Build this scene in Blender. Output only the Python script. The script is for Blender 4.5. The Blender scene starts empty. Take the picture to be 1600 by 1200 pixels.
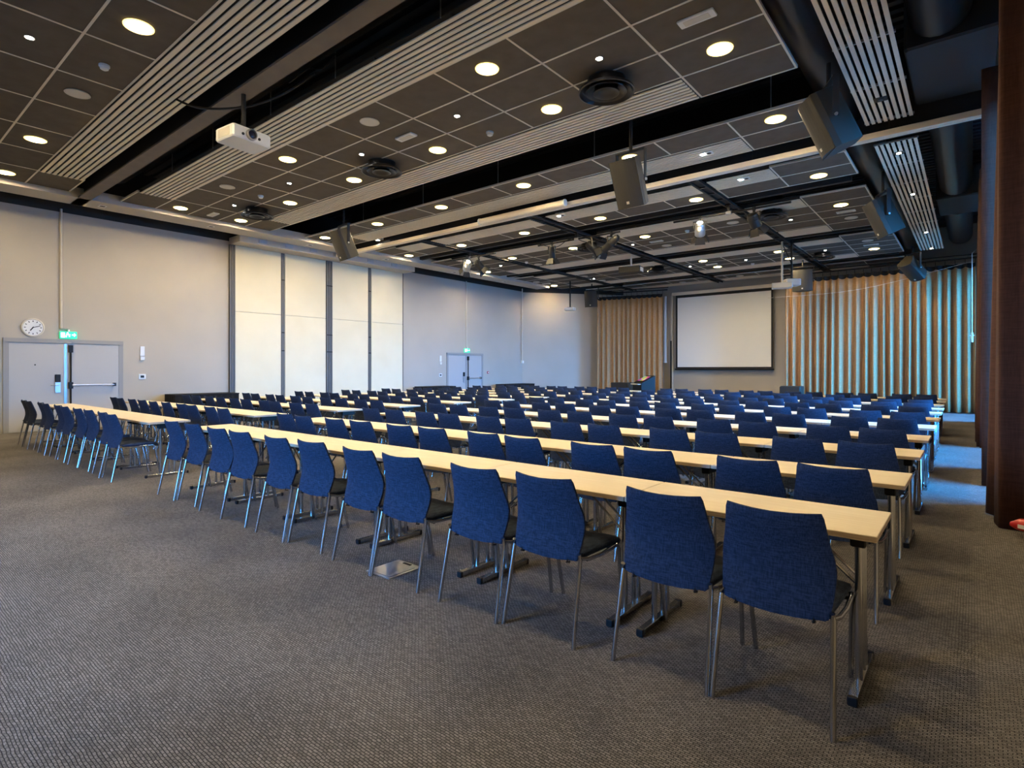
import bpy, math, random
from mathutils import Vector, Matrix
random.seed(7)
SC = bpy.context.scene
COL = SC.collection
PI = math.pi

# ---------------------------------------------------------------- camera, sky, exposure
FPX, HOR, TH, CAMH, CX = 879.0, 577.0, math.radians(39.33), 1.4, 800.0
CT, ST = math.cos(TH), math.sin(TH)
cam_d = bpy.data.cameras.new('camera'); cam = bpy.data.objects.new('camera', cam_d); COL.objects.link(cam)
cam.location = (0, 0, CAMH); cam.rotation_euler = (PI/2, 0, TH)
cam_d.sensor_width = 36.0; cam_d.lens = 36.0*FPX/1600.0; cam_d.shift_y = -(600.0-HOR)/1600.0
cam_d.clip_start = 0.05; cam_d.clip_end = 200
SC.camera = cam

SKY_COL = (0.05, 0.37, 1.0); SKY_STR = 44.0
LAMP_COL = (1.0, 0.765, 0.41); LAMP_STR = 275.0
SPOT_STR = 90.0
SC.view_settings.view_transform = 'Standard'; SC.view_settings.look = 'None'
SC.view_settings.exposure = 0.55; SC.view_settings.gamma = 1.0; SC.view_settings.use_curve_mapping = False

world = bpy.data.worlds.new('sky'); SC.world = world; world.use_nodes = True
bg = world.node_tree.nodes['Background']; bg.inputs[0].default_value = (*SKY_COL, 1); bg.inputs[1].default_value = SKY_STR

def portal(name, loc, rot, sx, sy):
    l = bpy.data.lights.new(name, 'AREA'); l.shape = 'RECTANGLE'; l.size = sx; l.size_y = sy
    l.cycles.is_portal = True
    o = bpy.data.objects.new(name, l); COL.objects.link(o); o.location = loc; o.rotation_euler = rot
WINR = (7.3, 22.6, 0.15, 4.6)            # window band in the right wall: y0, y1, z0, z1
WINB = (-6.6, -3.3, 0.95, 3.15)            # window in the back wall: x0, x1, z0, z1
XR, XL, YB, YF, ZT = 0.75, -16.3, -5.0, 24.6, 6.4
portal('sky_portal_right', (XR+0.12, (WINR[0]+WINR[1])/2, (WINR[2]+WINR[3])/2), (0, PI/2, 0), WINR[3]-WINR[2], WINR[1]-WINR[0])
portal('sky_portal_back', ((WINB[0]+WINB[1])/2, YB-0.12, (WINB[2]+WINB[3])/2), (PI/2, 0, 0), WINB[1]-WINB[0], WINB[3]-WINB[2])
SC.cycles.max_bounces = 8; SC.cycles.diffuse_bounces = 4; SC.cycles.glossy_bounces = 3
SC.cycles.transparent_max_bounces = 8; SC.cycles.sample_clamp_indirect = 8.0
SC.cycles.caustics_reflective = False; SC.cycles.caustics_refractive = False

# ---------------------------------------------------------------- pixel helpers (a pixel gives a direction; a plane gives the distance)
def onz(u, v, z):
    d = (z-CAMH)*FPX/(HOR-v); r = (u-CX)/FPX
    return (d*(r*CT-ST), d*(r*ST+CT))
def ony(u, v, Y):
    r = (u-CX)/FPX; d = Y/(r*ST+CT); return (d*(r*CT-ST), CAMH+d*(HOR-v)/FPX)

# ---------------------------------------------------------------- materials
MATS = {}
def mat(name, col, rough=0.6, metal=0.0, spec=None, emit=None, es=0.0):
    m = bpy.data.materials.new(name); m.use_nodes = True; b = m.node_tree.nodes['Principled BSDF']
    b.inputs['Base Color'].default_value = (*col, 1); b.inputs['Roughness'].default_value = rough
    b.inputs['Metallic'].default_value = metal
    if spec is not None: b.inputs['Specular IOR Level'].default_value = spec
    if emit: b.inputs['Emission Color'].default_value = (*emit, 1); b.inputs['Emission Strength'].default_value = es
    MATS[name] = m; return m
def nodes(m): return m.node_tree.nodes, m.node_tree.links, m.node_tree.nodes['Principled BSDF']
def mottle(m, c1, c2, scale, detail=3, bump=0.0, bscale=None, coord='Object', stretch=(1,1,1), bdist=0.002):
    n, l, b = nodes(m)
    tc = n.new('ShaderNodeTexCoord'); mp = n.new('ShaderNodeMapping'); mp.inputs['Scale'].default_value = stretch
    nz = n.new('ShaderNodeTexNoise'); nz.inputs['Scale'].default_value = scale; nz.inputs['Detail'].default_value = detail
    cr = n.new('ShaderNodeValToRGB'); cr.color_ramp.elements[0].position = .3; cr.color_ramp.elements[1].position = .7
    cr.color_ramp.elements[0].color = (*c1, 1); cr.color_ramp.elements[1].color = (*c2, 1)
    l.new(tc.outputs[coord], mp.inputs[0]); l.new(mp.outputs[0], nz.inputs['Vector']); l.new(nz.outputs['Fac'], cr.inputs[0])
    l.new(cr.outputs[0], b.inputs['Base Color'])
    if bump:
        bz = n.new('ShaderNodeTexNoise'); bz.inputs['Scale'].default_value = bscale or scale*3
        bp = n.new('ShaderNodeBump'); bp.inputs['Strength'].default_value = bump; bp.inputs['Distance'].default_value = bdist
        l.new(mp.outputs[0], bz.inputs['Vector']); l.new(bz.outputs['Fac'], bp.inputs['Height']); l.new(bp.outputs[0], b.inputs['Normal'])
    return m

def carpet():
    m = mat('carpet', (.06,.06,.06), .95, spec=.15); n, l, b = nodes(m)
    tc = n.new('ShaderNodeTexCoord')
    br = n.new('ShaderNodeTexBrick'); br.inputs['Scale'].default_value = 1.0
    br.inputs['Brick Width'].default_value = .026; br.inputs['Row Height'].default_value = .0115
    br.inputs['Mortar Size'].default_value = .0022; br.inputs['Mortar Smooth'].default_value = .6; br.inputs['Bias'].default_value = 0.0
    br.inputs['Color1'].default_value = (.17,.157,.146,1); br.inputs['Color2'].default_value = (.275,.256,.24,1); br.inputs['Mortar'].default_value = (.040,.037,.036,1)
    wz = n.new('ShaderNodeTexNoise'); wz.inputs['Scale'].default_value = 14; wz.inputs['Detail'].default_value = 2
    mx = n.new('ShaderNodeMixRGB'); mx.blend_type = 'ADD'; mx.inputs[0].default_value = .012
    l.new(tc.outputs['Object'], wz.inputs['Vector']); l.new(tc.outputs['Object'], mx.inputs[1]); l.new(wz.outputs['Color'], mx.inputs[2]); l.new(mx.outputs[0], br.inputs['Vector'])
    big = n.new('ShaderNodeTexNoise'); big.inputs['Scale'].default_value = 1.1; big.inputs['Detail'].default_value = 5
    mr = n.new('ShaderNodeMapRange'); mr.inputs['From Min'].default_value = .3; mr.inputs['From Max'].default_value = .7; mr.inputs['To Min'].default_value = .8; mr.inputs['To Max'].default_value = 1.2
    fin = n.new('ShaderNodeTexNoise'); fin.inputs['Scale'].default_value = 160
    mr2 = n.new('ShaderNodeMapRange'); mr2.inputs['From Min'].default_value = .3; mr2.inputs['From Max'].default_value = .7; mr2.inputs['To Min'].default_value = .65; mr2.inputs['To Max'].default_value = 1.35
    m1 = n.new('ShaderNodeVectorMath'); m1.operation = 'MULTIPLY'; m2 = n.new('ShaderNodeVectorMath'); m2.operation = 'MULTIPLY'
    l.new(tc.outputs['Object'], big.inputs['Vector']); l.new(tc.outputs['Object'], fin.inputs['Vector'])
    l.new(big.outputs['Fac'], mr.inputs[0]); l.new(fin.outputs['Fac'], mr2.inputs[0])
    l.new(br.outputs['Color'], m1.inputs[0]); l.new(mr.outputs[0], m1.inputs[1]); l.new(m1.outputs[0], m2.inputs[0]); l.new(mr2.outputs[0], m2.inputs[1])
    l.new(m2.outputs[0], b.inputs['Base Color'])
    bp = n.new('ShaderNodeBump'); bp.inputs['Strength'].default_value = .5; bp.inputs['Distance'].default_value = .003
    l.new(br.outputs['Fac'], bp.inputs['Height']); bp.invert = True; l.new(bp.outputs[0], b.inputs['Normal'])
    return m
carpet()
def fabric(name, c1, c2, sc=260):
    m = mat(name, c1, .85, spec=.25); n, l, b = nodes(m)
    tc = n.new('ShaderNodeTexCoord'); outs = []
    for st in ((1,1,.08), (.08,.08,1)):
        mp = n.new('ShaderNodeMapping'); mp.inputs['Scale'].default_value = st
        nz = n.new('ShaderNodeTexNoise'); nz.inputs['Scale'].default_value = sc; nz.inputs['Detail'].default_value = 1
        l.new(tc.outputs['Object'], mp.inputs[0]); l.new(mp.outputs[0], nz.inputs['Vector']); outs.append(nz)
    ad = n.new('ShaderNodeMath'); ad.operation = 'ADD'; l.new(outs[0].outputs['Fac'], ad.inputs[0]); l.new(outs[1].outputs['Fac'], ad.inputs[1])
    cr = n.new('ShaderNodeValToRGB'); cr.color_ramp.elements[0].position = .38; cr.color_ramp.elements[1].position = .62
    mu = n.new('ShaderNodeMath'); mu.operation = 'MULTIPLY'; mu.inputs[1].default_value = .5; l.new(ad.outputs[0], mu.inputs[0]); l.new(mu.outputs[0], cr.inputs[0])
    cr.color_ramp.elements[0].color = (*c1, 1); cr.color_ramp.elements[1].color = (*c2, 1); l.new(cr.outputs[0], b.inputs['Base Color'])
    bp = n.new('ShaderNodeBump'); bp.inputs['Strength'].default_value = .25; bp.inputs['Distance'].default_value = .001
    l.new(mu.outputs[0], bp.inputs['Height']); l.new(bp.outputs[0], b.inputs['Normal'])
    return m
fabric('chair_fabric', (.014,.023,.046), (.038,.056,.102))
fabric('curtain_tan', (.36,.215,.105), (.44,.275,.145), 90)
fabric('curtain_brown', (.055,.022,.014), (.075,.031,.020), 90)
fabric('black_cloth', (.008,.008,.009), (.016,.016,.018), 120)
mottle(mat('birch', (.70,.52,.33), .42), (.78,.65,.47), (.87,.76,.59), 6, 6, stretch=(.6, 9, 9))
mottle(mat('birch_edge', (.55,.42,.30), .5), (.48,.36,.25), (.62,.48,.35), 20, 3, stretch=(.4, 1, 6))
mat('chrome', (.52,.52,.52), .19, 1.0)
mat('asphalt', (.09,.09,.09), .9)
mat('steel_grey', (.42,.43,.45), .35, .8)
mat('black_plastic', (.012,.012,.013), .5, spec=.25)
mat('black_paint', (.010,.009,.009), .7)
mat('deck_black', (.028,.027,.030), .6)
mottle(mat('beam_paint', (.10,.085,.07), .6), (.09,.077,.064), (.12,.10,.085), 3, 3)
mat('duct_black', (.02,.018,.018), .32, .5)
mottle(mat('wall_paint', (.44,.42,.39), .85, spec=.2), (.445,.41,.355), (.475,.44,.385), .8, 2, bump=.08, bscale=90)
mottle(mat('panel_cream', (.74,.69,.56), .7, spec=.2), (.74,.67,.49), (.79,.72,.54), 1.2, 2, bump=.05, bscale=40)
mat('door_paint', (.45,.45,.45), .6)
mat('trim_grey', (.30,.30,.30), .6)
mat('post_dark', (.085,.083,.08), .55)
mat('post_rib', (.15,.147,.14), .5)
mottle(mat('tile_dark', (.10,.09,.08), .85, spec=.2), (.092,.081,.066), (.112,.099,.082), 5, 4, bump=.15, bscale=300)
mat('rail_light', (.74,.67,.56), .5)
mat('slat_light', (.86,.75,.59), .55)
mat('soffit', (.50,.46,.40), .6)
mat('white_plastic', (.78,.78,.76), .4)
mat('off_white', (.62,.58,.50), .5)
mat('screen_cloth', (.88,.88,.86), .9, spec=.1)
mat('lamp_glow_ring', (.8,.7,.4), .4, emit=(1.0,.72,.22), es=2.2)  # trim ring emits faintly, standing in for the yellow rim glow around lenses
mat('speaker_box', (.034,.031,.025), .6, spec=.25)
mat('speaker_grille', (.020,.019,.018), .65)
mat('aluminium', (.55,.55,.56), .38, .9)
mat('red_plastic', (.55,.015,.012), .35)
mat('yellow_wood', (.55,.40,.10), .6)
mat('lamp_lens', (1,1,1), .5, emit=LAMP_COL, es=LAMP_STR)
mat('spot_lens', (1,1,1), .5, emit=(1,.95,.88), es=SPOT_STR)
mat('exit_green', (.02,.35,.16), .5, emit=(.02,.75,.35), es=1.1)
mat('exit_white', (.8,.9,.85), .5, emit=(.75,1,.88), es=1.3)
mat('lens_glass', (.02,.02,.04), .05)
mat('stage_rear_glow', (1,1,1), .4, emit=(1,.95,.85), es=14.0)  # glow for stage light rears, imitating light caught from a downlight
mat('red_paint', (.5,.03,.03), .5)
def glass():
    m = bpy.data.materials.new('window_glass'); m.use_nodes = True; n = m.node_tree.nodes; l = m.node_tree.links
    n.remove(n['Principled BSDF']); t = n.new('ShaderNodeBsdfTransparent'); g = n.new('ShaderNodeBsdfGlossy'); g.inputs['Roughness'].default_value = .02
    f = n.new('ShaderNodeFresnel'); f.inputs[0].default_value = 1.45; x = n.new('ShaderNodeMixShader')
    l.new(f.outputs[0], x.inputs[0]); l.new(t.outputs[0], x.inputs[1]); l.new(g.outputs[0], x.inputs[2]); l.new(x.outputs[0], n['Material Output'].inputs[0]); MATS['window_glass'] = m
glass()
def touch_screen():
    m = mat('touch_screen', (.02,.02,.02), .2); n, l, b = nodes(m)
    tc = n.new('ShaderNodeTexCoord'); vo = n.new('ShaderNodeTexVoronoi'); vo.inputs['Scale'].default_value = 7
    hs = n.new('ShaderNodeHueSaturation'); hs.inputs['Saturation'].default_value = 1.6; hs.inputs['Value'].default_value = .7
    l.new(tc.outputs['Object'], vo.inputs['Vector']); l.new(vo.outputs['Color'], hs.inputs['Color']); l.new(hs.outputs[0], b.inputs['Emission Color']); b.inputs['Emission Strength'].default_value = .6
touch_screen()

# ---------------------------------------------------------------- geometry builder
class MB:
    def __init__(s): s.v = []; s.f = []
    def add(s, v, f):
        k = len(s.v); s.v += [tuple(p) for p in v]; s.f += [tuple(i+k for i in q) for q in f]; return s
    def box(s, x0, x1, y0, y1, z0, z1):
        v = [(x, y, z) for z in (z0, z1) for y in (y0, y1) for x in (x0, x1)]
        return s.add(v, [(0,2,3,1), (4,5,7,6), (0,1,5,4), (2,6,7,3), (0,4,6,2), (1,3,7,5)])
    def bbox(s, x0, x1, y0, y1, z0, z1, b):
        # box with chamfered vertical edges and chamfered top and bottom rims
        def ring(i, z): return [(x0+i+b,y0+i,z),(x1-i-b,y0+i,z),(x1-i,y0+i+b,z),(x1-i,y1-i-b,z),(x1-i-b,y1-i,z),(x0+i+b,y1-i,z),(x0+i,y1-i-b,z),(x0+i,y0+i+b,z)]
        return s.loft([ring(b*.6, z0), ring(0, z0+b), ring(0, z1-b), ring(b*.6, z1)])
    def loft(s, rings, cap=True, close=True):
        k = len(s.v); n = len(rings[0])
        for r in rings: s.v += [tuple(p) for p in r]
        for i in range(len(rings)-1):
            for j in range(n if close else n-1):
                a = k+i*n+j; b = k+i*n+(j+1) % n; s.f.append((a, b, b+n, a+n))
        if cap: s.f.append(tuple(k+j for j in range(n))[::-1]); s.f.append(tuple(k+(len(rings)-1)*n+j for j in range(n)))
        return s
    def tube(s, pts, r, n=8, cap=True):
        pts = [Vector(p) for p in pts]; rings = []
        rr = r if isinstance(r, (list, tuple)) else [r]*len(pts)
        for i, p in enumerate(pts):
            t = (pts[min(i+1, len(pts)-1)]-pts[max(i-1, 0)]).normalized()
            a = t.cross(Vector((0,0,1)) if abs(t.z) < .95 else Vector((1,0,0))).normalized(); b = t.cross(a)
            rings.append([p+(a*math.cos(2*PI*j/n)+b*math.sin(2*PI*j/n))*rr[i] for j in range(n)])
        return s.loft(rings, cap)
    def lathe(s, prof, n=24, c=(0,0,0), cap=True):
        return s.loft([[(c[0]+r*math.cos(2*PI*j/n), c[1]+r*math.sin(2*PI*j/n), c[2]+z) for j in range(n)] for r, z in prof], cap)
    def prism(s, poly, z0, z1): return s.loft([[(x, y, z0) for x, y in poly], [(x, y, z1) for x, y in poly]])
    def sheet(s, grid):
        k = len(s.v); n = len(grid[0])
        for r in grid: s.v += [tuple(p) for p in r]
        for i in range(len(grid)-1):
            for j in range(n-1): a = k+i*n+j; s.f.append((a, a+1, a+1+n, a+n))
        return s
    def xf(s, M): s.v = [tuple(M @ Vector(p)) for p in s.v]; return s
    def mesh(s, name, m, smooth=False):
        me = bpy.data.meshes.new(name); me.from_pydata(s.v, [], s.f); me.materials.append(MATS[m]); me.validate(); me.update()
        if smooth is not False:
            ang = smooth if not isinstance(smooth, bool) else 40
            me.polygons.foreach_set('use_smooth', [True]*len(me.polygons))
            import bmesh as _b
            bm = _b.new(); bm.from_mesh(me); _b.ops.recalc_face_normals(bm, faces=bm.faces)
            for e in bm.edges:
                if len(e.link_faces) == 2 and e.calc_face_angle(0) > math.radians(ang): e.smooth = False
            bm.to_mesh(me); bm.free()
        return me
def link(name, data, parent=None, loc=(0,0,0), rot=(0,0,0)):
    o = bpy.data.objects.new(name, data); COL.objects.link(o); o.location = loc; o.rotation_euler = rot
    if parent is not None: o.parent = parent
    return o
def obj(name, mb, m, parent=None, loc=(0,0,0), rot=(0,0,0), smooth=False): return link(name, mb.mesh(name, m, smooth), parent, loc, rot)
def tag(o, label, cat, group=None):
    o['label'] = label; o['category'] = cat
    if group: o['group'] = group
    return o
def thing(name, label, cat, loc=(0,0,0), rot=(0,0,0), group=None): return tag(link(name, None, None, loc, rot), label, cat, group)
def struct(name, mb, m, parent=None, **k):
    o = obj(name, mb, m, parent, **k)
    if parent is None: o['kind'] = 'structure'
    return o
ORD = ['first','second','third','fourth','fifth','sixth','seventh','eighth','ninth','tenth','eleventh','twelfth','thirteenth','fourteenth']

# ================================================================ THE SETTING
XC, YC = -16.3, 20.65                     # where the left wall meets the slanted corner wall
XC2 = -13.15
struct('floor', MB().box(XL-.2, XR+.2, YB-.2, YF+.2, -.12, 0), 'carpet')
ceil = MB(); x = XL-.2                      # corrugated black roof deck
yy = YB
while yy < YF:
    ceil.box(XL-.2, XR+.2, yy, yy+.11, ZT-.07, ZT); yy += .22
ceil.box(XL-.2, XR+.2, YB-.2, YF+.2, ZT, ZT+.12)
CEIL = struct('ceiling', ceil, 'deck_black')
for nm, q in (('ground', (XR+.25, 60, -40, 60)), ('ground', (-60, XR+.25, -60, YB-.25))):
    struct(nm, MB().box(q[0], q[1], q[2], q[3], -.6, -.3), 'asphalt')  # unseen ground, added to keep sky light from shining up onto the ceiling

WL = struct('wall_left', MB().box(XL-.2, XL, YB, YC+.1, 0, 5.03), 'wall_paint')
struct('trim_1', MB().box(XL-.2, XL, YB, YC+.1, 5.03, ZT), 'black_paint')
dirc = Vector((XC2-XC, YF-YC, 0)); nrm = Vector((-dirc.y, dirc.x, 0)).normalized()*.2
struct('wall_corner', MB().prism([(XC,YC), (XC2,YF), (XC2+nrm.x,YF+nrm.y), (XC+nrm.x,YC+nrm.y)], 0, 5.0), 'wall_paint')
struct('trim_2', MB().prism([(XC,YC), (XC2,YF), (XC2+nrm.x,YF+nrm.y), (XC+nrm.x,YC+nrm.y)], 5.0, ZT), 'black_paint')
struct('wall_far', MB().box(XC2-.2, XR+.2, YF, YF+.2, 0, ZT), 'wall_paint')
wr = MB(); y0, y1, z0, z1 = WINR
wr.box(XR, XR+.2, YB, y0, 0, ZT); wr.box(XR, XR+.2, y1, YF, 0, ZT); wr.box(XR, XR+.2, y0, y1, 0, z0); wr.box(XR, XR+.2, y0, y1, z1, ZT)
struct('wall_right', wr, 'wall_paint')
wb = MB(); a0, a1, b0, b1 = WINB
wb.box(XL-.2, a0, YB-.2, YB, 0, ZT); wb.box(a1, -2.9, YB-.2, YB, 0, ZT); wb.box(-2.9, XR+.2, -5.2, -1.6, 0, ZT); wb.box(a0, a1, YB-.2, YB, 0, b0); wb.box(a0, a1, YB-.2, YB, b1, ZT)  # solid block right of the window is unseen, shaped to shade nearest chairs
struct('wall_back', wb, 'wall_paint')
W1 = MB(); ys = [y0+(y1-y0)*i/8 for i in range(9)]
for y in ys: W1.box(XR+.04, XR+.10, y-.03, y+.03, z0, z1)
for z in (z0+.03, 1.1, z1-.03): W1.box(XR+.04, XR+.10, y0, y1, z-.03, z+.03)
W1 = struct('window_1', W1, 'trim_grey')
for i in range(8): obj('pane', MB().box(XR+.065, XR+.075, ys[i]+.03, ys[i+1]-.03, z0+.06, z1-.06), 'window_glass', W1)
W2 = MB(); xs2 = [a0+(a1-a0)*i/5 for i in range(6)]
for x in xs2: W2.box(x-.03, x+.03, YB-.10, YB-.04, b0, b1)
for z in (b0+.03, b1-.03): W2.box(a0, a1, YB-.10, YB-.04, z-.03, z+.03)
W2 = struct('window_2', W2, 'trim_grey')
for i in range(5): obj('pane', MB().box(xs2[i]+.03, xs2[i+1]-.03, YB-.075, YB-.065, b0+.06, b1-.06), 'window_glass', W2)

# --- left wall: sliding-wall panels and steel posts
for ya, yb in ((7.40,8.77), (8.90,10.30), (10.54,11.95), (12.09,13.48)):
    obj('wall_panel', MB().bbox(XL+.002, XL+.05, ya, yb, 0.01, 3.045, .006), 'panel_cream', WL)
    obj('wall_panel', MB().bbox(XL+.002, XL+.05, ya, yb, 3.055, 4.93, .006), 'panel_cream', WL)
for ya, yb, d in ((7.22,7.40,.07), (8.77,8.90,.035), (10.30,10.54,.06), (11.95,12.09,.035), (13.48,13.52,.05)):
    p = obj('steel_post', MB().box(XL+.002, XL+d, ya+.012, yb-.012, 0, 4.93), 'post_dark', WL)
    if yb-ya > .1:
        for yy in (ya+.03, (ya+yb)/2, yb-.03): obj('groove_rib', MB().box(XL+d, XL+d+.018, yy-.012, yy+.012, .01, 4.9), 'post_rib', p)
        if 8 < ya < 12.0:
            for zz in (1.95, 2.5, 4.1): obj('hinge_plate', MB().box(XL+d, XL+d+.024, ya+.02, yb-.02, zz, zz+.03), 'black_plastic', p)
# soffit strip with recessed spots, bulkhead above the panels
SOF = struct('trim_3', MB().box(-15.63, -14.93, YB, 20.9, 5.10, 5.32), 'soffit')
struct('trim_4', MB().box(XL, -15.66, 7.25, 13.55, 4.935, 5.12), 'soffit')
for i, yy in enumerate((7.9, 8.7, 9.5, 10.3, 11.6, 12.6)):
    obj('rail_bracket', MB().box(-15.66, -15.635, yy-.12, yy+.12, 4.99, 5.09), 'steel_grey', SOF)
for i, (u, v) in enumerate(((157,324), (324,356), (478,384.5), (594,407), (692,428), (772,442))):
    X, Y = onz(u, v, 5.10)
    t = thing('recessed_spot', 'small square spot recessed in the left wall soffit, %s from the clock end' % ORD[i], 'spotlight', (-15.3, Y, 5.10), group='soffit spots')
    obj('frame', MB().box(-.10, .10, -.07, .07, -.006, .004), 'white_plastic', t); obj('lens', MB().box(-.07, -.01, -.045, .045, -.010, -.006), 'off_white', t); obj('aperture', MB().box(.0, .07, -.045, .045, -.010, -.006), 'black_plastic', t)

# --- doors in the left wall
def door(n, ya, yb, zt, ym):
    D = struct('door_%d' % n, MB().box(XL+.001, XL+.03, ya, ya+.09, 0, zt).box(XL+.001, XL+.03, yb-.09, yb, 0, zt).box(XL+.001, XL+.045, ya, yb, zt-.09, zt), 'trim_grey')
    for a, b in ((ya+.09, ym), (ym+.02, yb-.09)):
        obj('door_leaf', MB().bbox(XL+.001, XL+.025, a, b, .01, zt-.10, .004), 'door_paint', D)
    obj('meeting_strip', MB().box(XL+.025, XL+.033, ym-.02, ym+.03, .01, zt-.10), 'steel_grey', D)
    obj('vertical_rod', MB().tube([(XL+.06, ym+.10, .05), (XL+.06, ym+.10, zt-.14)], .018, 8).box(XL+.025, XL+.085, ym+.06, ym+.14, zt-.30, zt-.13).box(XL+.025, XL+.09, ym+.06, ym+.14, .95, 1.10), 'black_plastic', D)
    obj('push_bar', MB().tube([(XL+.10, ym+.12, 1.03), (XL+.10, yb-.20, 1.03)], .022, 10), 'aluminium', D, smooth=True)
    obj('bar_end', MB().box(XL+.025, XL+.12, yb-.22, yb-.17, .99, 1.07), 'black_plastic', D)
    h = obj('lock_plate', MB().bbox(XL+.025, XL+.045, ym-.19, ym-.08, .86, 1.10, .006), 'aluminium', D)
    obj('handle', MB().tube([(XL+.045, ym-.13, 1.04), (XL+.09, ym-.13, 1.04), (XL+.09, ym-.27, 1.04)], .010, 8), 'aluminium', h)
    obj('card_reader', MB().bbox(XL+.025, XL+.06, ym-.185, ym-.085, 1.11, 1.28, .008), 'black_plastic', D)
    if n == 1: obj('spy_hole', MB().lathe([(.015,0),(.015,.006)], 10).xf(Matrix.Translation((XL+.026, 2.98, 1.5)) @ Matrix.Rotation(PI/2, 4, 'Y')), 'black_plastic', D)
    return D
door(1, 2.44, 4.67, 2.09, 3.52); door(2, 15.75, 17.90, 2.07, 16.85)

# --- things on the left wall
def wall_clock():
    t = thing('wall_clock', 'round white wall clock above the left double door', 'clock', (XL, 2.945, 2.335), (0, PI/2, 0))
    obj('rim', MB().lathe([(.19,0),(.205,.02),(.205,.035),(.185,.042),(.175,.03)], 40, cap=False), 'off_white', t, smooth=True)
    d = obj('dial', MB().lathe([(.176,.024),(.176,.030)], 40), 'white_plastic', t)
    for k in range(12):
        a = k*PI/6; M = Matrix.Rotation(a, 4, 'Z'); obj('hour_mark', MB().box(-.155,-.125,-.008,.008,.030,.033).xf(M), 'black_plastic', d)
    for nm, L, w, ang in (('hour_hand', .085, .010, -(7.2/12)*2*PI), ('minute_hand', .13, .007, -(12/60)*2*PI)):
        obj(nm, MB().box(-L, .02, -w, w, .034, .038).xf(Matrix.Rotation(ang, 4, 'Z')), 'black_plastic', d)
wall_clock()
def exit_sign(Y, Z, label):
    t = thing('exit_sign', label, 'exit sign', (XL, Y, Z), group='emergency exit signs')
    obj('housing', MB().bbox(.0, .07, -.02, .02, .07, .12, .006), 'white_plastic', t)
    b = obj('sign_face', MB().bbox(.01, .055, -.16, .16, -.09, .075, .008), 'exit_green', t)
    g = .0565
    obj('pictogram_door', MB().box(g, g+.002, -.145, -.07, -.065, .05), 'exit_white', b)
    man = MB().box(g, g+.002, -.035, -.005, .03, .055).box(g, g+.002, -.045, .005, -.01, .025).box(g, g+.002, -.055, -.035, -.06, -.01).box(g, g+.002, .0, .03, -.045, -.015).box(g, g+.002, .005, .035, .0, .015)
    obj('pictogram_runner', man, 'exit_white', b)
    ar = MB(); ar.add([(g+.002,.06,-.012),(g+.002,.10,-.012),(g+.002,.10,-.045),(g+.002,.145,0),(g+.002,.10,.045),(g+.002,.10,.012),(g+.002,.06,.012)], [(0,1,5,6),(2,3,4)])
    obj('pictogram_arrow', ar, 'exit_white', b)
exit_sign(3.58, 2.20, 'green exit sign on the left double door below the clock conduit'); exit_sign(16.9, 2.19, 'small green exit sign above the far double door')
def conduit(pts, label):
    tag(obj('cable_conduit', MB().tube(pts, .024, 8), 'off_white', smooth=True), label, 'conduit', 'white wall conduits')
conduit([(XL+.03,3.446,5.10),(XL+.03,3.446,2.335),(XL+.03,3.58,2.335)], 'white conduit dropping to the exit sign beside the clock')
conduit([(XL+.03,16.87,5.05),(XL+.03,16.87,2.33)], 'white conduit dropping to the far door exit sign')
conduit([(XL+.08,20.55,5.15),(XL+.08,20.55,1.80)], 'white conduit in the far left room corner')
tag(obj('socket_box', MB().bbox(XL+.04, XL+.14, 20.49, 20.61, 1.68, 1.80, .01), 'white_plastic'), 'white socket box at the foot of the corner conduit', 'socket')
def controls(Y, zs, near):
    t = thing('wall_thermostat', 'white wall thermostat above the control panel by the %s door' % near, 'thermostat', (XL, Y, 0))
    obj('body', MB().bbox(.001, .03, -.05, .05, zs[0], zs[0]+.24, .006), 'white_plastic', t); obj('sensor', MB().bbox(.001, .045, -.05, .05, zs[0]-.11, zs[0]-.02, .01), 'white_plastic', t)
    p = thing('control_panel', 'small white control panel with dark display by the %s door' % near, 'control panel', (XL, Y, 0))
    obj('plate', MB().bbox(.001, .02, -.08, .08, zs[1]-.065, zs[1]+.065, .006), 'white_plastic', p); obj('display', MB().box(.02, .023, -.04, .04, zs[1]-.03, zs[1]+.03), 'black_plastic', p)
controls(5.09, (1.74, 1.215), 'left'); controls(15.42, (1.70, 1.17), 'far')
t = thing('fire_alarm_button', 'small red fire alarm button beside the far double door', 'alarm button', (XL, 18.23, 1.26)); obj('plate', MB().bbox(.001,.03,-.05,.05,-.05,.05,.006), 'red_paint', t); obj('button', MB().box(.03,.034,-.025,.025,-.025,.025), 'white_plastic', t)

# ================================================================ CEILING GRID
ZC = 5.20
def seg_cut(a, b, gaps):
    # a > b along X (going left); returns the pieces left after the truss gaps are cut out
    out = [(a, b)]
    for g0, g1 in gaps:
        nxt = []
        for p, q in out:
            if g1 >= p or g0 <= q: nxt.append((p, q)); continue
            if p > g0: nxt.append((p, g0))
            if g1 > q: nxt.append((g1, q))
        out = nxt
    return [(p, q) for p, q in out if p-q > .08]
GX1 = [-1.72-1.21*k for k in range(12)]
GX2 = [-1.73-1.225*k for k in range(11)]+[-15.0]
GAPS = [(-4.19,-4.45), (-8.20,-8.66), (-12.37,-12.64)]
def tile(a, b, c, d): obj('ceiling_tile', MB().box(b+.012, a-.012, c+.012, d-.012, ZC+.002, ZC+.03), 'tile_dark', CEIL)
def railx(a, b, y): obj('grid_rail', MB().box(b-.013, a+.013, y-.013, y+.013, ZC-.003, ZC+.035), 'rail_light', CEIL)
def raily(x, c, d): obj('grid_rail', MB().box(x-.013, x+.013, c+.013, d-.013, ZC-.003, ZC+.035), 'rail_light', CEIL)
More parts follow.
